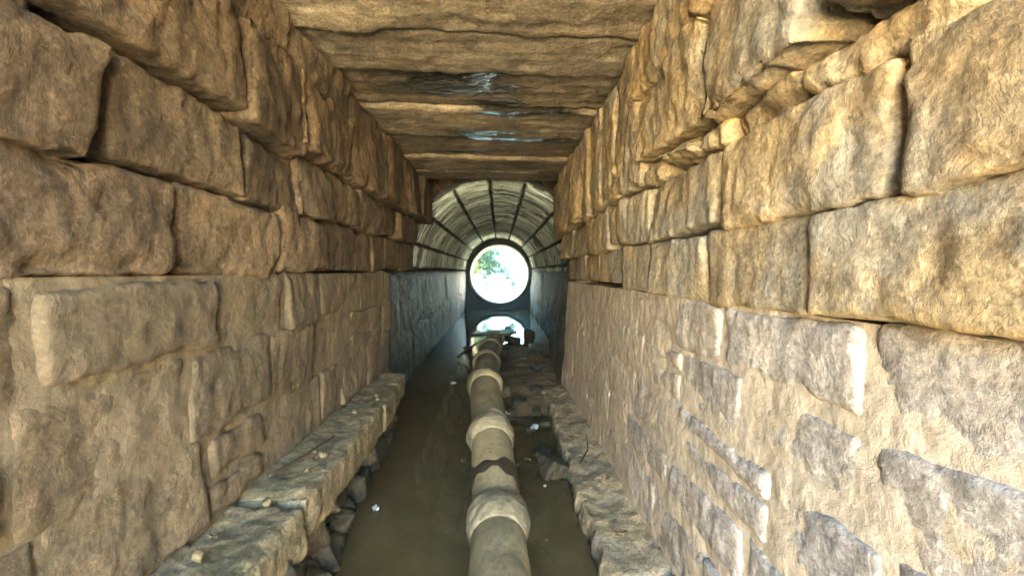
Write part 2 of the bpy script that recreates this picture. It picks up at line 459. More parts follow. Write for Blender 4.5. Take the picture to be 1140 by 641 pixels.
def face_wall(name, mat, parent, y0, y1, ztop, zbot, xfun, side, su, sv, seed, res=.008, joint=.014, raised=False, amp=.006, jw=.12, smear=None, th=.25, rib=0., brick=0., jitter=.42, warp=.35):
    ny = int((y1 - y0) / res) + 1; nz = int((ztop - zbot) / res) + 1
    Y, Z = np.meshgrid(np.linspace(y0, y1, ny), np.linspace(zbot, ztop, nz), indexing='ij')
    y = Y.ravel(); z = Z.ravel()
    e, cid = voronoi(y, z, su, sv, seed, warp, jitter, brick)
    P = np.stack([y, z, np.full_like(y, seed)], 1)
    jv = jw * np.clip(1 + 1.1 * fbm(P * 4.5, 3, seed + 20), .3, 2.2)
    m = (1 - smooth(jv * .35, jv, e + .05 * fbm(P * 30, 3, seed + 2))) * np.clip(1.05 + .9 * fbm(P * 6, 3, seed + 21), .25, 1)
    h = (cid - .5) * .018 * (1 - m)
    dome = smooth(0, .3, e) * .006
    ps = P * np.array([1, .6, 1]); chis = np.abs(fbm(ps * 16, 4, seed + 14, .6)); fac = np.round(fbm(P * 9 + 3, 3, seed + 15) * 4) / 4
    if raised: h = h + dome * .6 - m * joint * .5
    else: h = h + dome - m * joint
    h = h + amp * 1.6 * fbm(P * 7, 5, seed + 3, .55) + amp * .8 * fbm(P * 40, 3, seed + 5, .65) - amp * 1.2 * chis + amp * 1.1 * fac
    if rib: h = h + rib * fbm(P * np.array([22, 3., 1]), 4, seed + 6)
    sm = np.zeros_like(h)
    if smear is not None:
        sm = np.clip(smear(y, z) + .5 * fbm(P * 3, 4, seed + 8), 0, 1)
        h = h * (1 - .6 * sm) + sm * (.004 + amp * fbm(P * 12, 4, seed + 9))
    X = xfun(y, z) - side * h
    g = np.stack([X, y, z], 1)
    # front sheet plus a return of thickness th round its border
    b = Bag()
    bx = np.stack([xfun(y, z) + side * th, y, z], 1)
    idx = np.arange(ny * nz).reshape(ny, nz)
    F = grid_faces(ny, nz, side < 0)
    b.add(g, F, tint=np.where(sm > .5, .5, cid), mortar=np.clip(np.maximum(m, sm * .75), 0, 1))
    ring = np.concatenate([idx[:, 0], idx[-1, 1:], idx[::-1, -1][1:], idx[0, ::-1][1:-1]])
    n0 = b.n; k = len(ring)
    b.add(bx[ring], [], tint=.4, mortar=0)
    for i in range(k):
        j = (i + 1) % k
        b.f.append([int(ring[i]), int(ring[j]), n0 + j, n0 + i][::(1 if side > 0 else -1)])
    b.f.append([n0 + i for i in range(k)][::(1 if side > 0 else -1)])
    return b.build(name, mat, parent)

def course(name, mat, parent, side, xface, joints, z0, z1, depth=.32, seed=0, res=.014, proud=.02, amp=.007, **k):
    """one row of hewn blocks; xface, z0 and z1 are functions of y"""
    b = Bag()
    for i in range(len(joints) - 1):
        a, c = joints[i], joints[i + 1]; ym = (a + c) / 2
        f = xface(ym) - side * (RNG.random() * proud)
        x0, x1 = (f, f + side * depth) if side > 0 else (f + side * depth, f)
        rs = res * (1 if ym < 2.6 else 1.35)
        add_stone(b, (x0, a + .004, z0(ym) + RNG.uniform(-.008, .008)), (x1, c - .004, z1(ym)), res=rs, seed=seed + i * 13, amp=amp, **k)
    return b.build(name, mat, parent)

def coursed(parent, mat, side, xface, y0, y1, zs, wlo, whi, seed, dust, amp=.006, jit=.010, proud=.014, vj=.012, name='coursed_face', res=.012):
    b = Bag(); rg = np.random.default_rng(seed)
    for ri in range(len(zs) - 1):
        y = y0 - rg.uniform(0, .25)
        k = 0
        while y < y1:
            w = rg.uniform(wlo, whi); a, c = max(y, y0), min(y + w, y1); y += w; k += 1
            if c - a < .05: continue
            ym = (a + c) / 2; zb, zt = zs[ri] + rg.uniform(-vj, vj), zs[ri + 1] + rg.uniform(-vj, vj)
            f = xface(ym, (zb + zt) / 2) - side * rg.uniform(-.2, 1) * proud
            x0, x1 = (f, f + side * .16) if side > 0 else (f + side * .16, f)
            near = 1 if ym < 2.4 else 1.5
            parts = [(zb, zt)]
            if rg.random() < .16: zm = zb + (zt - zb) * rg.uniform(.4, .6); parts = [(zb, zm), (zm, zt)]
            for (p0, p1) in parts:
                add_stone(b, (x0, a + .006, p0 + .005), (x1, c - .006, p1 - .005), res=res * near, r=.012, seed=seed * 10 + ri * 40 + k, jit=jit, chip=.022, amp=amp,
                          mortar=float(np.clip(dust(ym, (p0 + p1) / 2) + rg.uniform(-.1, .1), 0, 1)))
    return b.build(name, mat, parent)

# ------------------------------------------------------------------ left wall
wl = empty('stone_wall', 'brown stone wall with corbelled upper courses above the higher ledge, left of the channel', 'wall', 'side walls of the tunnel', 'thing')
lx = lambda y, z: -.79 - .012 * (y - 1.5) * 0 + .0 * z
XL = lambda y, z: -.785 + .012 * np.sin(y * 2.1)
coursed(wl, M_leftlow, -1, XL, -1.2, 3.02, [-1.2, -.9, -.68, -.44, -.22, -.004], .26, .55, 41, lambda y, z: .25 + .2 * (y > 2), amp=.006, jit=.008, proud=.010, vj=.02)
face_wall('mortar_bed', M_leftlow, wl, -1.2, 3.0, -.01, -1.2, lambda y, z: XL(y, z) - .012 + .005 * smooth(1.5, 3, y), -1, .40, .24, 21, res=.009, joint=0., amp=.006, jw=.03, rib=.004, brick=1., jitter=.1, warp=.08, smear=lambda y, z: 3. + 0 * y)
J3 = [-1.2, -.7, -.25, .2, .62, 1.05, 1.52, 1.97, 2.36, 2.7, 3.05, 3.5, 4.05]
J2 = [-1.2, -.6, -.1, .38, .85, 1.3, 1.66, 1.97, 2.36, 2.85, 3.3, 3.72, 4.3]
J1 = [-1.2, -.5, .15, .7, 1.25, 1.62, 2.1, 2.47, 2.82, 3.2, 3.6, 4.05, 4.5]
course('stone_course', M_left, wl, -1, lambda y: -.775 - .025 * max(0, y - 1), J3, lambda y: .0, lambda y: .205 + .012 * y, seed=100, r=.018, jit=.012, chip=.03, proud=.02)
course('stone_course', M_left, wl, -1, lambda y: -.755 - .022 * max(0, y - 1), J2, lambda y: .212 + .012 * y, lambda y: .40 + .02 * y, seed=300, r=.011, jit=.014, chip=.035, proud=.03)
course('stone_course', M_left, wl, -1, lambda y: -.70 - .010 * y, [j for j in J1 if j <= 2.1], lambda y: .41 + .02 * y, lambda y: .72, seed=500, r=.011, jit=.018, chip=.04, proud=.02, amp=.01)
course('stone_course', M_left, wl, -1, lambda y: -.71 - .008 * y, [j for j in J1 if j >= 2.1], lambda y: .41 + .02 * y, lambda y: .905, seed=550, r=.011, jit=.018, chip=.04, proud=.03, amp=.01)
course('stone_course', M_left, wl, -1, lambda y: -.735, [-1.2, -.4, .3, .95, 1.5, 2.1], lambda y: .725, lambda y: .905, seed=600, r=.011, jit=.015, chip=.03, proud=.02, amp=.01)
cb = Bag()
for (x0, x1, y0, y1, z0, z1) in [(-1.25, -.93, -1.2, 4.6, 0.0, 1.15)]:
    add_stone(cb, (x0, y0, z0), (x1, y1, z1), res=.05, r=.01, seed=9, jit=0, amp=.004)
cb.build('wall_core', M_core, wl)

# ------------------------------------------------------------------ right wall
wr = empty('stone_wall', 'tan stone wall coloured brighter as if lit, with blue grey stones low down, right of the channel', 'wall', 'side walls of the tunnel', 'thing')
XR = lambda y, z: .60 + .05 * (z + .07) + .008 * np.sin(y * 3)
DUST = lambda y, z: .95 * smooth(1.15, 2.2, y + .9 * (z + .5))
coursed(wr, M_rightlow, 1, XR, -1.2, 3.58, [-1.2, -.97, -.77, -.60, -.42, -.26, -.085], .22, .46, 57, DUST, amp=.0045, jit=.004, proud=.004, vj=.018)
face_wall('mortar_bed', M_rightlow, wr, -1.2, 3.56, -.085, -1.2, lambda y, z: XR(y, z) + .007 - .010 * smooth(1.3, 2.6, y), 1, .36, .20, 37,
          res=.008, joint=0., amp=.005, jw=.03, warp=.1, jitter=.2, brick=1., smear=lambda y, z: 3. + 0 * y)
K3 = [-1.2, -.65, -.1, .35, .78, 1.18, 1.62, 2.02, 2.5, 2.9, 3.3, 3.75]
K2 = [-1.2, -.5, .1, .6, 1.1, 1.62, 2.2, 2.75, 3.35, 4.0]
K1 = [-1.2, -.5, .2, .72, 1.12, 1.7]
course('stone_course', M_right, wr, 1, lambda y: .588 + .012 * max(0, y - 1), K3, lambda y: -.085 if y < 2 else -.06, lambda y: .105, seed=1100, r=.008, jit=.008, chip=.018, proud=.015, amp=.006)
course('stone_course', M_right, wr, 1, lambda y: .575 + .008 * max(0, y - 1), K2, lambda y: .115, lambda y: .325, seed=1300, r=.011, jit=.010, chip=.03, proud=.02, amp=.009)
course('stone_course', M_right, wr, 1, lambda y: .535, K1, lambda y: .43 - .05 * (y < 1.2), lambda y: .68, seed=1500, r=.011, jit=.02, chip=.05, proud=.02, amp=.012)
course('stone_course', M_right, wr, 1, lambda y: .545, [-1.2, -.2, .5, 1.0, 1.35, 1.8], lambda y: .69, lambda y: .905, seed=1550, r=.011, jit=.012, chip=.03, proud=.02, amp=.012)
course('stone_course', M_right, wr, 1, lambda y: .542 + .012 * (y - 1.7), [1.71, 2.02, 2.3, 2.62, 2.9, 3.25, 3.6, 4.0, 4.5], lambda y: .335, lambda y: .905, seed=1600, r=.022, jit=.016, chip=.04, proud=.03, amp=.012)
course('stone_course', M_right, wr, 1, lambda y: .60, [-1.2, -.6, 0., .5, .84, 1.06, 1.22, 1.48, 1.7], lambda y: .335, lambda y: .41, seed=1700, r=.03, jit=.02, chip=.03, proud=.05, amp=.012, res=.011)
cb = Bag()
add_stone(cb, (.74, -1.2, -.07), (1.25, 4.6, 1.15), res=.05, r=.01, seed=19, jit=0, amp=.004)
cb.build('wall_core', M_core, wr)

# ------------------------------------------------------------------ roof slabs
rf = empty('slab_ceiling', 'flat roof of long rough stone slabs with wet shiny streaks over the channel', 'roof', None, 'thing')
YB = [-.62, -.3, .05, .62, 1.15, 1.66, 2.0, 2.42, 2.9, 3.42, 3.9, 4.34]
for i in range(len(YB) - 1):
    b = Bag()
    a, c = YB[i], YB[i + 1]
    zl = .90 + [.0, .01, .0, .008, .0, .006, .018, .0, .022, .0, .012][i]
    p, q = stone((-1.15, a + .003, zl), (1.15, c - .003, 1.22), res=.018 if c > .6 else .04, r=.02, amp=.0075, freq=6, seed=2000 + i * 7, jit=.008, chip=.022, strata=.004)
    p[:, 1] += p[:, 0] * .05
    b.add(p, q, tint=[.4, .5, .6, .55, .45, .6, .35, .5, .3, .45, .4][i])
    b.build('roof_slab', M_slab, rf)

# ------------------------------------------------------------------ left ledge
ll = empty('stone_ledge', 'mossy stone ledge of thick slabs on rubble, higher above the water, left of the channel', 'ledge', None, 'thing')
def ledge_slab(x0, x1, y0, y1, z0, z1, seed, mat, parent, skew=0., res=.012, amp=.009, name='ledge_slab'):
    b = Bag()
    p, q = stone((x0, y0, z0), (x1, y1, z1), res=res, r=.014, amp=amp, freq=8, seed=seed, jit=.008, chip=.03)
    p[:, 0] += (p[:, 1] - y0) * skew * np.clip((p[:, 0] - x0) / (x1 - x0), 0, 1)
    b.add(p, q, tint=.5)
    return b.build(name, mat, parent)
ledge_slab(-.95, -.575, -.9, -.1, -.83, -.685, 50, M_ledge, ll)
ledge_slab(-.95, -.57, -.09, .66, -.83, -.675, 51, M_ledge, ll)
ledge_slab(-.95, -.575, .67, 1.25, -.83, -.68, 52, M_ledge, ll)
ledge_slab(-.95, -.57, 1.262, 2.15, -.83, -.675, 53, M_ledge, ll, skew=-.03)
ledge_slab(-.95, -.597, 2.16, 2.86, -.83, -.68, 54, M_ledge, ll, skew=-.07)
b = Bag()
rg = random.Random(4)
for k in range(64):
    y = -.8 + k * .058; 
    xx = -.67 - .12 * min(max((y - 1.3) / 1.2, 0), 1)
    for lvl in (0, 1):
        s = (rg.uniform(.14, .22), rg.uniform(.10, .2), rg.uniform(.10, .16))
        rot_stone(b, (xx + rg.uniform(-.05, .035) - .02 * lvl, y + rg.uniform(-.03, .03), -1.03 + lvl * .14), s,
                  (rg.uniform(-.4, .4), rg.uniform(-.4, .4), rg.uniform(-.6, .6)), res=.016, r=.03, amp=.012, seed=700 + k * 2 + lvl, jit=.02, chip=.02)
b.build('rubble_footing', M_dark, ll)

# ------------------------------------------------------------------ right ledge
lr = empty('stone_ledge', 'low rough pinkish stone ledge barely above the water, right of the channel', 'ledge', None, 'thing')
def right_ledge(y0, y1, seed, zt=-.985):
    ny = int((y1 - y0) / .01); nx = 44
    U, Y = np.meshgrid(np.linspace(0, 1, nx), np.linspace(y0, y1, ny), indexing='ij')
    u = U.ravel(); y = Y.ravel()
    P = np.stack([y * 3, u * 0, u * 0 + seed], 1)
    xe = .335 + .02 * smooth(1.8, 3.5, y) + .03 * fbm(P * 1.4, 3, seed) + .018 * fbm(P * 6, 3, seed + 1)
    t = np.clip(u / .3, 0, 1)
    x = np.where(u < .3, xe + .03 * t, xe + .03 + (u - .3) / .7 * (.66 - xe - .03))
    Q = np.stack([x, y, u * 0], 1)
    prof = -1.16 + (zt + 1.16) * np.sin(t * math.pi / 2) ** .6
    rel = .014 * fbm(Q * 7, 5, seed + 3, .6) - .012 * np.abs(fbm(Q * 5 + 9, 3, seed + 4)) + .05 * smooth(.42, .66, x)
    rel = rel + .008 * fbm(Q * np.array([22, 16, 1]), 4, seed + 11, .6)
    z = prof + rel * smooth(.1, .4, u)
    x = x + .012 * fbm(np.stack([y, z, x], 1) * 9, 4, seed + 6, .6) * (u < .6)
    e = np.minimum(y - y0, y1 - y); z = z - .02 * (1 - smooth(0, .02, e))
    b = Bag(); b.add(np.stack([x, y, z], 1), grid_faces(nx, ny), tint=.5 + .3 * fbm(Q * 2, 2, 5))
    n = nx * ny; idx = np.arange(n).reshape(nx, ny)
    ring = np.concatenate([idx[:, 0], idx[-1, 1:], idx[::-1, -1][1:], idx[0, ::-1][1:-1]]); k = len(ring)
    V = np.stack([x, y, np.full_like(x, -1.25)], 1)[ring]
    n0 = b.n; b.add(V, [], tint=.5)
    for i in range(k):
        j = (i + 1) % k; b.f.append([int(ring[j]), int(ring[i]), n0 + i, n0 + j])
    b.f.append([n0 + i for i in range(k)])
    b.build('ledge_slab', M_ledge_r, lr)
right_ledge(-.9, 1.3, 61); right_ledge(1.302, 3.58, 64, -.98)

# ------------------------------------------------------------------ vault
VY0, VY1, VR, VCX = 4.62, 11.6, .93, -.02
vt = empty('stone_vault', 'pale barrel vault of striped stones with dark joints, beyond the flat roof', 'vault', None, 'thing')
ROLL = math.radians(-2.0)
angs = [180, 163.5, 143, 120.5, 97, 74, 48, 27.6, 7, 0]
TH = lambda y: .07 + .23 * smooth(4.9, 5.2, y)
def vault_seg(a0, a1, seed, holes=()):
    na = max(5, int((a0 - a1) / .9)); ny = 520
    A, Y = np.meshgrid(np.linspace(a0, a1, na), np.linspace(VY0, VY1, ny), indexing='ij')
    a = A.ravel(); y = Y.ravel()
    rgs = np.random.default_rng(seed)
    cuts = [VY0 - .02]
    while cuts[-1] < VY1: cuts.append(cuts[-1] + rgs.uniform(.13, .34))
    cuts = np.array(cuts)
    P = np.stack([np.radians(a) * .93, y, a * 0 + seed], 1)
    yw = y + .02 * fbm(P * 4, 3, seed)
    k = np.clip(np.searchsorted(cuts, yw) - 1, 0, len(cuts) - 2)
    ey = np.minimum(yw - cuts[k], cuts[k + 1] - yw)
    ea = np.minimum(a0 - a, a - a1) * math.pi / 180 * VR + .012 * fbm(P * 9, 3, seed + 1)
    blk = rgs.random(len(cuts))[k]
    m = np.maximum(1 - smooth(.010, .034, ey + .012 * fbm(P * 14, 2, seed + 5)), 1 - smooth(.010, .03, ea))
    fr = np.clip((yw - cuts[k]) / (cuts[k + 1] - cuts[k]), 0, 1)
    h = m * .04 + (blk - .5) * .02 - (fr - .5) * .10 + .012 * fbm(P * np.array([3, 30, 1]), 4, seed + 2) + .008 * fbm(P * 12, 4, seed + 3)
    for (hy0, hy1) in holes:
        ins = smooth(hy0, hy0 + .02, y) * (1 - smooth(hy1 - .02, hy1, y)) * smooth(.01, .03, ea)
        h = h + ins * .2; m = np.maximum(m, ins)
    front = 1 - smooth(0, .03, y - VY0)
    h = h + front * .02
    R = VR + h; th = np.radians(a) + ROLL
    V = np.stack([VCX + R * np.cos(th), y + 0 * y, R * np.sin(th)], 1)
    b = Bag(); b.add(V, grid_faces(na, ny, False), mortar=m * .95, tint=blk)
    idx = np.arange(na * ny).reshape(na, ny)
    ring = np.concatenate([idx[:, 0], idx[-1, 1:], idx[::-1, -1][1:], idx[0, ::-1][1:-1]]); kk = len(ring)
    VO = np.stack([VCX + (VR + TH(y)) * np.cos(th), y, (VR + TH(y)) * np.sin(th)], 1)[ring]
    n0 = b.n; b.add(VO, [], mortar=.2, tint=.5)
    for i in range(kk):
        j = (i + 1) % kk; b.f.append([int(ring[j]), int(ring[i]), n0 + i, n0 + j])
    # back cover
    oi = b.n; W = np.stack([VCX + (VR + TH(y)) * np.cos(th), y, (VR + TH(y)) * np.sin(th)], 1).reshape(na, ny, 3)[:, ::40]
    b.add(W.reshape(-1, 3), grid_faces(na, W.shape[1], True), mortar=.2, tint=.5)
    b.build('vault_course', M_vault, vt)
for i in range(len(angs) - 1):
    holes = {7: [(5.2, 6.3)], 6: [(7.3, 8.9)]}.get(i, ())
    vault_seg(angs[i], angs[i + 1], 900 + i * 31, holes)

# side walls under the vault
sl = empty('side_wall', 'damp dark ashlar wall under the left springing of the vault', 'wall', 'walls under the vault', 'thing')
face_wall('wall_face', M_vwall, sl, 2.98, VY1, -.0, -1.2, lambda y, z: -.885 + .02 * z * 0 - .02 * smooth(3, 5, y) - .02 * (z > -.02), -1, 1.1, .55, 71, res=.016, joint=.006, amp=.004, jw=.03, brick=1., jitter=.12, warp=.1, th=.4)
sr = empty('side_wall', 'damp leaning stone wall under the right springing of the vault', 'wall', 'walls under the vault', 'thing')
face_wall('wall_face', M_vwall, sr, 3.56, VY1, -.02, -1.2,
          lambda y, z: (.66 + .22 * smooth(3.6, 7, y)) - (-z) * (.14 - .06 * smooth(4, 9, y)), 1, .5, .34, 81, res=.016, joint=.008, amp=.007, jw=.05, brick=1., jitter=.2, warp=.15, th=.4)
# fill above the right side wall behind the near courses
fb = Bag(); add_stone(fb, (.9, 4.5, -.06), (1.35, VY1, .02), res=.06, r=.01, seed=5, jit=0, amp=.01); fb.build('springing_stone', M_vwall, sr)
fb = Bag(); add_stone(fb, (-1.35, 4.5, -.06), (-.935, VY1, -.003), res=.06, r=.01, seed=6, jit=0, amp=.004); fb.build('springing_stone', M_vwall, sl)

# ------------------------------------------------------------------ end wall with round opening + culvert pipe
PC = (0.0, -.075); PR = .79
def ring_wall():
    b = Bag(); n = 96
    y0, y1 = VY1 + .0, VY1 + .35
    th = np.linspace(0, 2 * math.pi, n, endpoint=False)
    inner = np.stack([PC[0] + PR * np.cos(th), np.full(n, y0), PC[1] + PR * np.sin(th)], 1)
    # square outer
    k = 1.6 / np.maximum(np.abs(np.cos(th)), np.abs(np.sin(th)))
    outer = np.stack([k * np.cos(th), np.full(n, y0), np.minimum(k * np.sin(th), 1.3)], 1)
    V = np.concatenate([inner, outer, inner + [0, .35, 0], outer + [0, .35, 0]])
    F = []
    for i in range(n):
        j = (i + 1) % n
        F += [[i, j, n + j, n + i], [2 * n + j, 2 * n + i, 3 * n + i, 3 * n + j], [i, 2 * n + i, 2 * n + j, j], [n + i, n + j, 3 * n + j, 3 * n + i]]
    b.add(V, F)
    return b
hw = tag(ring_wall().build('end_wall', M_head, flat=True), 'dark concrete wall tinted with the blue glow, round the circular opening at the end of the vault', 'wall', None, 'thing')
def culvert():
    root = empty('culvert_pipe', 'large round concrete pipe leading out to daylight at the end of the vault', 'culvert pipe')
    b = Bag(); n = 96; ny = 40; L = 1.0
    th = np.linspace(0, 2 * math.pi, n, endpoint=False)
    ys = np.linspace(VY1 + .352, VY1 + .352 + L, ny)
    prof = [(y, PR + .004) for y in ys] + [(ys[-1], PR + .12), (ys[0], PR + .12)]
    V = []; F = []
    for (y, r) in prof:
        V.append(np.stack([PC[0] + r * np.cos(th), np.full(n, y), PC[1] + r * np.sin(th)], 1))
    V = np.concatenate(V)
    m = len(prof)
    for a in range(m):
        c = (a + 1) % m
        for i in range(n):
            j = (i + 1) % n
            F.append([a * n + i, c * n + i, c * n + j, a * n + j])
    b.add(V, F)
    b.build('barrel', M_conc, root)
    b = Bag(); V = []; F = []
    prof = [(VY1 - .004, PR + .002), (VY1 - .13, PR + .002), (VY1 - .15, PR + .015), (VY1 - .15, PR + .085), (VY1 - .13, PR + .10), (VY1 - .004, PR + .10)]
    for (y, r) in prof: V.append(np.stack([PC[0] + r * np.cos(th), np.full(n, y), PC[1] + r * np.sin(th)], 1))
    V = np.concatenate(V); V = V + .006 * np.stack([fbm(V * 9, 3, q) for q in (1, 2, 3)], 1)
    for a in range(len(prof)):
        c = (a + 1) % len(prof)
        for i in range(n):
            j = (i + 1) % n; F.append([a * n + j, c * n + j, c * n + i, a * n + i])
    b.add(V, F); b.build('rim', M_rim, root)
    return root
culvert()

# ------------------------------------------------------------------ sewer pipe with collars
path = [(.01, -.9, -1.02), (.01, .6, -1.01), (.0, 1.2, -1.0), (-.002, 1.45, -.995), (-.012, 1.85, -.975), (-.035, 2.1, -.91), (-.06, 2.4, -.84), (-.10, 2.75, -.80), (-.115, 3.3, -.80), (-.11, 3.9, -.81), (-.095, 4.6, -.83), (-.06, 5.3, -.86)]
PA = np.array(path)
def on_path(y):
    return np.array([np.interp(y, PA[:, 1], PA[:, 0]), y, np.interp(y, PA[:, 1], PA[:, 2])])
sp = empty('sewer_pipe', 'long cement grey drain pipe with thick collars running down the middle of the water', 'pipe')
joints = [-.9, -.25, .4, 1.0, 1.61, 2.23, 2.95, 3.72, 4.5, 5.3]
RP = .1
def pipe_rings(bag, prof, seg=56, seed=0, amp=.0015):
    """prof = list of (centre, tangent, radius)"""
    V = []; F = []
    for (c, t, r) in prof:
        t = Vector(t).normalized(); a = t.cross(Vector((0, 0, 1))).normalized(); bb = a.cross(t)
        for k in range(seg):
            th = 2 * math.pi * k / seg
            V.append(Vector(c) + (a * math.cos(th) + bb * math.sin(th)) * r)
    V = np.array(V); C = np.repeat(np.array([p[0] for p in prof]), seg, 0)
    d = V - C; d /= np.maximum(np.linalg.norm(d, axis=1, keepdims=True), 1e-9)
    V = V + d * (amp * fbm(V * 9, 4, seed) + amp * .5 * fbm(V * 40, 3, seed + 1))[:, None]
    for i in range(len(prof) - 1):
        for k in range(seg):
            k2 = (k + 1) % seg
            F.append([i * seg + k, i * seg + k2, (i + 1) * seg + k2, (i + 1) * seg + k][::-1])
    F.append([k for k in range(seg)]); F.append([(len(prof) - 1) * seg + k for k in range(seg)][::-1])
    bag.add(V, F)
for i in range(len(joints) - 1):
    a, c = joints[i], joints[i + 1]
    p0, p1 = on_path(a), on_path(c)
    p1 = p1 + np.array([.006 * math.sin(i * 2.4), 0, .004 * math.cos(i * 3.1)]) * 0; t = p1 - p0; L = np.linalg.norm(t); t /= L
    b = Bag()
    n = max(8, int(L / .02))
    pr = [(p0 + t * (L * k / n), t, RP * (1 + .03 * math.sin(k / n * 3.1))) for k in range(n + 1)]
    pipe_rings(b, pr, seed=400 + i, amp=.003)
    sec = b.build('pipe_section', M_pipe, sp)
    # collar at the far end: bell of this pipe, cement haunch sloping to the next
    b = Bag()
    rw = random.Random(i); w1 = rw.uniform(.9, 1.15); f = [(-.10, 1.03), (-.092, 1.08), (-.07, 1.17), (-.05 * w1, 1.22), (-.02, 1.25 * (1 + .03 * (w1 - 1))), (.0, 1.245), (.035, 1.20), (.07 * w1, 1.13), (.10, 1.075), (.118, 1.04), (.12, 1.0)]; f = [(x * (.7 if i > 4 else .88), r) for x, r in f]
    if i == 3: f = [(x * 1.15, 1 + (r - 1) * 1.12) for x, r in f]
    pr = []
    for k in range(len(f) - 1):
        for q in range(3):
            w = q / 3; pr.append((p1 + t * (f[k][0] * (1 - w) + f[k + 1][0] * w), t, RP * (f[k][1] * (1 - w) + f[k + 1][1] * w)))
    pipe_rings(b, pr, seed=480 + i, amp=.013)
    b.build('collar', M_collar, sec)
    if i == 4:
        b = Bag()
        yb = 1.66 + (2.27 - 1.66) * .36
        V = []; seg = 56; rows = 12
        for r in range(rows):
            w = r / (rows - 1)
            for k in range(seg):
                th = math.pi * (k / (seg - 1)) * 1.1 - .16
                wid = .075 + .035 * math.sin(th * 2 + 1) + .02 * math.sin(th * 7)
                cpt = p0 + t * (yb - 1.66 + (w - .5) * wid * 1.5 - .03 * math.sin(th) + .04)
                R = RP * 1.035 + .004 * math.sin(w * math.pi)
                V.append(cpt + np.array([math.cos(th) * R, 0, math.sin(th) * R]))
        b.add(np.array(V), grid_faces(rows, seg, True))
        b.build('slime_band', M_band, sec)

# ------------------------------------------------------------------ debris bank
bk = Bag()
xs = np.concatenate([np.linspace(-1.25, -.5, 12), np.linspace(-.45, .86, 100), [1.05, 1.25]])
ys = np.concatenate([np.linspace(-3.4, 2., 60), np.linspace(2.05, 7.4, 300), np.linspace(7.5, 13.2, 40)])
X, Y = np.meshgrid(xs, ys, indexing='ij')
P = np.stack([X.ravel(), Y.ravel(), X.ravel() * 0], 1)
up = smooth(2.6, 3.6, P[:, 1]) * (1 - smooth(4.8, 6.4, P[:, 1] + 1.6 * fbm(P * 1.3, 3, 5) - .7 * P[:, 0])) * smooth(-.42, .15, P[:, 0])
Z = -1.088 + .10 * up + (.008 + .030 * smooth(0, .3, up)) * fbm(P * 5, 5, 77, .6)
bk.add(np.stack([X.ravel(), Y.ravel(), Z], 1), grid_faces(len(xs), len(ys)), tint=.4)
tag(bk.build('silt_bed', M_bed), 'olive brown silt of the channel bed', None, None, 'structure')

rg = random.Random(21)
def rock(x, y, z, s, label, seed, rot=None, mat=None, sq=(1, 1, .6), group=None, r=.03):
    b = Bag(); size = (s * sq[0], s * sq[1], s * sq[2])
    rot_stone(b, (0, 0, 0), size, rot or (rg.uniform(-.4, .4), rg.uniform(-.4, .4), rg.uniform(0, 3)), res=max(.008, s / 16), r=min(size) * .3, amp=s * .07, freq=1.4 / s, seed=seed, jit=s * .12, chip=s * .15)
    o = b.build('rock', mat or M_dark); o.location = (x, y, z)
    return tag(o, label, 'rock', group, 'thing')
rock(.285, 2.16, -1.02, .17, 'dark angular slab tilted against the edge of the low right ledge', 1, rot=(.25, .55, .5), sq=(1.0, 1.15, .35))
rock(.235, 2.42, -1.06, .10, 'small brown stone just behind the angular slab by the low ledge', 2)
spots = [(.07, 3.0, .09), (.16, 3.25, .12), (.27, 3.05, .08), (.33, 3.5, .14), (.05, 3.6, .10), (.22, 3.75, .10), (.12, 4.15, .15), (.34, 4.2, .17), (.02, 4.7, .12), (.25, 4.75, .13), (.42, 4.95, .2),
         (.10, 5.3, .12), (.33, 5.6, .15), (-.02, 5.9, .10), (.2, 6.2, .18), (.45, 6.3, .16), (.06, 2.7, .06), (.2, 2.72, .055), (.3, 2.78, .07), (-.3, 4.9, .09), (-.42, 5.6, .12), (.5, 7.0, .15), (.15, 7.3, .12)]
for k, (x, y, s) in enumerate(spots):
    rock(x, y, -1.03 + s * .1, s, 'wet dark rubble stone lying in the silt between the drain pipe and the right wall' if x > 0 else 'wet dark rubble stone standing out of the water beside the far drain pipe',
         10 + k, group='rubble stones in the silt' if x > 0 else 'rubble stones by the far pipe')
rock(.055, 3.35, -.965, .10, 'pale lone stone close to the right of the drain pipe, past its third collar', 90, mat=M_ledge, sq=(.8, 1, 1))

# wreck of rubbish across the far pipe
def flat_piece(name, pts, z, th, mat, seed, tilt=.0):
    b = Bag(); n = len(pts)
    c = np.mean(pts, 0)
    V = []
    for zz in (0, th):
        for (x, y) in pts: V.append((x - c[0], y - c[1], zz + tilt * (x - c[0]) + .006 * math.sin(seed + x * 40)))
    F = [list(range(n))[::-1], [n + i for i in range(n)]] + [[i, (i + 1) % n, n + (i + 1) % n, n + i] for i in range(n)]
    b.add(np.array(V), F)
    o = b.build(name, mat, flat=True); o.location = (c[0], c[1], z)
    return o
o = flat_piece('board', [(-.42, 5.35), (-.2, 5.18), (.12, 5.12), (.22, 5.3), (.16, 5.55), (-.05, 5.5), (-.25, 5.45)], -.80, .03, M_stick, 3, .08)
tag(o, 'dark broken board lying across the far end of the drain pipe', 'board')

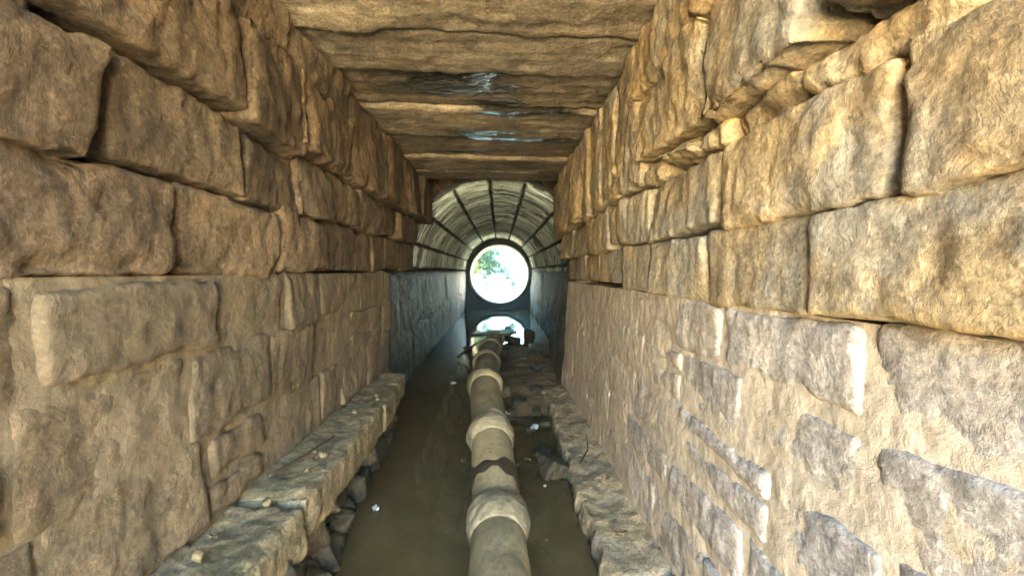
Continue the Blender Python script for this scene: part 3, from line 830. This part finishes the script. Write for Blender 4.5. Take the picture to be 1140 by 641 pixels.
def stick(pts, r, label, mat=M_stick, name='stick', cat='stick', group=None):
    b = Bag(); P = [Vector(p) for p in pts]; c = P[0].copy()
    fine = []
    for i in range(len(P) - 1):
        for q in range(5): fine.append(P[i].lerp(P[i + 1], q / 5) - c)
    fine.append(P[-1] - c)
    tube(b, fine, [r * (1 - .5 * i / len(fine)) * (1 + .15 * math.sin(i * 2.1)) for i in range(len(fine))], seg=7)
    o = b.build(name, mat); o.location = c
    return tag(o, label, cat, group)
stick([(-.5, 5.0, -1.02), (-.38, 5.1, -.93), (-.2, 5.3, -.86), (.0, 5.6, -.8)], .014, 'thin dark branch leaning from the water up onto the far pipe')
stick([(.05, 2.95, -1.035), (.2, 2.88, -1.03), (.33, 2.75, -1.02)], .008, 'bent wet twig lying between the drain pipe and the low ledge')
stick([(-.42, 4.1, -1.045), (-.3, 4.0, -1.03), (-.15, 4.05, -1.04)], .008, 'wet twig floating left of the drain pipe')
stick([(.1, 3.9, -1.0), (.3, 3.95, -.98), (.42, 4.15, -.97)], .010, 'wet stick lying across the silt before the right wall')

# litter
def scrap(x, y, z, s, label, seed, mat=M_plastic, name='plastic_scrap', cat='litter', group=None):
    n = 14; U, W = np.meshgrid(np.linspace(-1, 1, n), np.linspace(-1, 1, n), indexing='ij')
    P = np.stack([U.ravel(), W.ravel(), U.ravel() * 0], 1)
    r = 1 - .35 * np.abs(fbm(P * 1.7, 2, seed))
    x_ = P[:, 0] * s * r; y_ = P[:, 1] * s * .6 * r
    z_ = s * .35 * fbm(P * 1.6 + seed, 3, seed)
    top = np.stack([x_, y_, z_ + .0015], 1); bot = np.stack([x_, y_, z_ - .0015], 1)
    b = Bag(); b.add(top, grid_faces(n, n)); b.add(bot, grid_faces(n, n, True))
    o = b.build(name, mat); o.location = (x, y, z); o.rotation_euler = (0, 0, seed)
    return tag(o, label, cat, group)
scrap(.225, 2.68, -1.0, .04, 'crumpled white plastic scrap shining in the dark silt by the low ledge', 1.3)
scrap(.055, 2.95, -1.0, .03, 'small grey plastic scrap against the right side of the drain pipe', 2.1)
scrap(-.43, 3.9, -1.035, .03, 'white crumpled scrap floating at the far end of the left ledge', 3.3)
scrap(-.47, 4.15, -1.035, .018, 'tiny white scrap floating beyond the left ledge', 4.4)
scrap(-.545, 1.83, -1.035, .022, 'thin pale scrap caught on the rubble under the left ledge', 5.2)
scrap(.085, 1.98, -1.02, .012, 'tiny white bit beside the damp band of the drain pipe', 6.6)
scrap(.22, 2.0, -1.035, .009, 'tiny white bit in the water below the angular slab', 7.1)
for k, (x, y) in enumerate([(.12, 2.45), (.16, 2.3), (.1, 2.25), (.28, 2.55), (.13, 3.4), (.3, 3.3), (.2, 3.5), (-.28, 2.9), (-.2, 2.3), (.18, 1.6)]):
    scrap(x, y, -1.043 if x < .05 or y < 3 else -.99, .013 + .006 * (k % 3), 'small dry brown leaf lying on the wet channel floor', 10 + k * 1.7, M_litter, 'dry_leaf', 'leaf', 'dry leaves in the channel')

for k in range(18):
    if k % 2: x, y, z, m_ = rg.uniform(.38, .53), rg.uniform(.9, 3.5), -.968, M_ledge_r
    else: x, y, z, m_ = rg.uniform(-.76, -.63), rg.uniform(.7, 2.7), -.662, M_ledge
    s_ = rg.uniform(.008, .028)
    o = rock(x, y, z + s_ * .1, s_, 'loose pebble lying on the low right ledge' if k % 2 else 'loose pebble lying on the higher left ledge', 200 + k, mat=m_,
         group='pebbles on the low ledge' if k % 2 else 'pebbles on the high ledge')
    o.name = 'pebble'; o['category'] = 'pebble'

for k, (x, y, z) in enumerate([(-.72, 1.05, -.66), (-.66, 1.5, -.66), (-.74, 1.9, -.66), (-.68, 2.2, -.66), (-.73, 2.5, -.66), (.44, 1.5, -.955), (.5, 1.9, -.95), (.42, 2.4, -.955), (.47, 2.8, -.95), (.45, 3.2, -.95)]):
    scrap(x, y, z, .016 + .007 * (k % 3), 'dry brown leaf lying on the higher left ledge' if x < 0 else 'dry brown leaf lying on the low right ledge', 31 + k * 1.3, M_litter, 'dry_leaf', 'leaf',
          'dry leaves on the high ledge' if x < 0 else 'dry leaves on the low ledge')
stick([(-.74, 1.35, -.655), (-.69, 1.5, -.65), (-.66, 1.68, -.655)], .005, 'thin dry twig lying along the higher left ledge')
stick([(.40, 2.05, -.95), (.47, 2.2, -.945), (.5, 2.38, -.94)], .005, 'thin dry twig lying along the low right ledge')

# hanging roots at the vault mouth
for k, (pts, r, lab) in enumerate([
    ([(-.70, 4.78, .97), (-.66, 4.74, .90), (-.60, 4.76, .84), (-.57, 4.74, .72)], .014, 'thick brown root hanging at the left mouth of the vault'),
    ([(-.60, 4.80, .97), (-.59, 4.77, .90), (-.555, 4.74, .86)], .010, 'short brown root beside the thick root at the vault mouth'),
    ([(.60, 4.82, .95), (.62, 4.76, .86), (.66, 4.75, .80)], .009, 'thin brown root hanging at the right mouth of the vault')]):
    stick(pts, r, lab, M_root, 'root', 'root')
# packing stones over the mouth of the vault
for k in range(10):
    x0 = -1.2 + k * .24
    b = Bag(); xm = min(abs(x0 + .02), abs(x0 + .26)) if x0 * (x0 + .24) > 0 else 0
    zb = math.sqrt(max(.0, 1.03 ** 2 - xm ** 2)) if xm < 1 else .05
    add_stone(b, (x0, 5.0 + RNG.uniform(-.06, .06), zb), (x0 + .235, 5.3, 1.34), res=.03, r=.03, seed=3000 + k, jit=.02, amp=.015)
    tag(b.build('packing_stone', M_core), 'dark packing stone wedged between the roof slabs and the mouth of the vault', 'packing stone', 'packing stones over the vault mouth', 'thing')

# ------------------------------------------------------------------ trees outside
def tree(x, y, h, w, seed, label, mat, z0=.2, leaves=2600):
    rg = np.random.default_rng(seed)
    root = empty('tree', label, 'tree', 'trees beyond the culvert', 'thing', (x, y, z0))
    b = Bag()
    tube(b, [(0, 0, -.3), (.05, 0, h * .25), (.0, .1, h * .5), (.1, 0, h * .85)], [.16, .13, .09, .03], seg=12, wob=.15)
    for k in range(9):
        a = rg.uniform(0, 6.28); z = h * rg.uniform(.3, .75); l = w * rg.uniform(.4, .8)
        tube(b, [(0.02, 0, z), (math.cos(a) * l * .5, math.sin(a) * l * .5, z + l * .3), (math.cos(a) * l, math.sin(a) * l, z + l * .45)], [.05, .03, .01], seg=7)
    b.build('trunk', M_bark, root)
    cl = rg.normal(0, 1, (34, 3)); cl /= np.linalg.norm(cl, axis=1, keepdims=True)
    cl = cl * rg.uniform(.35, 1, (34, 1)) * [w, w, h * .36] + [0, 0, h * .66]
    c = cl[rg.integers(0, 34, leaves)] + rg.normal(0, .24, (leaves, 3)) * w * .55
    u = rg.normal(0, 1, (leaves, 3)); u /= np.linalg.norm(u, axis=1, keepdims=True)
    v = np.cross(u, rg.normal(0, 1, (leaves, 3))); v /= np.linalg.norm(v, axis=1, keepdims=True)
    s = rg.uniform(.05, .11, (leaves, 1))
    V = np.stack([c - u * s, c - v * s * .5, c + u * s, c + v * s * .5], 1).reshape(-1, 3)
    F = np.arange(leaves * 4).reshape(-1, 4)
    b = Bag(); b.add(V, F); b.build('crown', mat, root, flat=True)
tree(-1.9, 21.5, 3.4, 1.5, 1, 'dense green tree leaning over the stream, nearest beyond the culvert', M_leaf, leaves=5000)
def shrub(x, y, z, w, seed, label, mat, leaves):
    rg = np.random.default_rng(seed)
    root = empty('shrub', label, 'shrub', 'shrubs hanging at the outlet', 'thing', (x, y, z))
    b = Bag(); C = []
    for k in range(16):
        a = rg.uniform(-1.2, 1.4); l = w * rg.uniform(.7, 1.3); e = rg.uniform(-.5, .25)
        P = [(0, 0, 0), (math.cos(a) * l * .45, math.sin(a) * l * .3, l * .16 + e * .2), (math.cos(a) * l, math.sin(a) * l * .6, e * l)]
        tube(b, P, [.012, .008, .003], seg=6)
        for t in np.linspace(.25, 1, 9):
            C.append(np.array(P[1]) * (2 * t if t < .5 else 2 - 2 * t) + np.array(P[2]) * (0 if t < .5 else 2 * t - 1))
    b.build('stem', M_bark, root)
    C = np.array(C)
    c = C[rg.integers(0, len(C), leaves)] + rg.normal(0, .05, (leaves, 3))
    u = rg.normal(0, 1, (leaves, 3)); u /= np.linalg.norm(u, axis=1, keepdims=True)
    v = np.cross(u, rg.normal(0, 1, (leaves, 3))); v /= np.linalg.norm(v, axis=1, keepdims=True)
    s = rg.uniform(.03, .065, (leaves, 1))
    V = np.stack([c - u * s, c - v * s * .5, c + u * s, c + v * s * .5], 1).reshape(-1, 3)
    b = Bag(); b.add(V, np.arange(leaves * 4).reshape(-1, 4)); b.build('foliage', mat, root, flat=True)
shrub(-1.2, 13.7, .45, 1.5, 5, 'leafy green shrub hanging into the upper left of the round opening', M_leaf, 9000)
shrub(-1.25, 14.6, .1, 1.1, 6, 'leafy shrub low on the bank behind the hanging one, seen through the opening', M_leaf2, 1500)
tree(-3.6, 25, 5, 2.2, 2, 'dark green tree farther back on the left bank beyond the culvert', M_leaf, leaves=4500)
tree(3.4, 27, 4.6, 2.2, 3, 'yellow green tree on the right bank beyond the culvert', M_leaf2, leaves=4000)
tree(.6, 36, 5.5, 3.0, 4, 'far pale green tree in the middle beyond the culvert', M_leaf2, leaves=5000)

# ------------------------------------------------------------------ world, sun, camera
w = bpy.data.worlds.new('World'); scene.world = w; w.use_nodes = True
nt = w.node_tree; bg = nt.nodes['Background']
sky = nt.nodes.new('ShaderNodeTexSky'); sky.sky_type = 'NISHITA'; sky.sun_disc = False
SUN_DIR = Vector((-.38, .62, .80)).normalized()       # towards the sun
el = math.asin(SUN_DIR.z); az = math.atan2(SUN_DIR.x, SUN_DIR.y)
sky.sun_elevation = el; sky.sun_rotation = az
nt.links.new(sky.outputs[0], bg.inputs[0]); bg.inputs[1].default_value = .10
sd = bpy.data.lights.new('sun', 'SUN'); sd.energy = 5; sd.angle = math.radians(.5); sd.color = (1, .89, .71)
so = bpy.data.objects.new('sun', sd); COL.objects.link(so)
so.rotation_euler = SUN_DIR.to_track_quat('Z', 'Y').to_euler()

F_PX = 470.0
cd = bpy.data.cameras.new('camera'); cam = bpy.data.objects.new('camera', cd); COL.objects.link(cam)
cd.sensor_fit = 'HORIZONTAL'; cd.sensor_width = 36; cd.lens = 36 * F_PX / 1140
cd.clip_start = .02; cd.clip_end = 2000
cam.location = (0, 0, 0)
pitch = math.atan(18.5 / F_PX); yaw = math.atan(14 / F_PX)
cam.rotation_euler = (math.radians(90) - pitch, 0, -yaw)
scene.camera = cam

HAZE = True
if HAZE:
    b = Bag()
    X0, Y0, Z0, X1, Y1, Z1 = -201, -151, -2.6, 201, 261, 8.
    b.add([(X0, Y0, Z0), (X1, Y0, Z0), (X1, Y1, Z0), (X0, Y1, Z0), (X0, Y0, Z1), (X1, Y0, Z1), (X1, Y1, Z1), (X0, Y1, Z1)],
          [[3, 2, 1, 0], [4, 5, 6, 7], [0, 1, 5, 4], [1, 2, 6, 5], [2, 3, 7, 6], [3, 0, 4, 7]])
    m, nt, P, out = mat_new('glow_haze'); nt.nodes.remove(P)  # air volume added to imitate the teal lens glow round the far opening
    v = nt.nodes.new('ShaderNodeVolumePrincipled'); v.inputs['Color'].default_value = (.25, .82, 1.0, 1); v.inputs['Density'].default_value = .030; v.inputs['Anisotropy'].default_value = .85
    nt.links.new(v.outputs[0], out.inputs['Volume'])
    tag(b.build('haze', m, flat=True), kind='stuff')

scene.view_settings.view_transform = 'Standard'; scene.view_settings.look = 'None'
scene.view_settings.exposure = 7.0; scene.view_settings.gamma = 1
scene.cycles.use_denoising = True
scene.cycles.use_guiding = True; scene.cycles.use_surface_guiding = True; scene.cycles.use_volume_guiding = False
scene.cycles.max_bounces = 14; scene.cycles.diffuse_bounces = 10; scene.cycles.glossy_bounces = 5
scene.cycles.caustics_reflective = True
scene.cycles.sample_clamp_indirect = 0
scene.cycles.use_adaptive_sampling = True
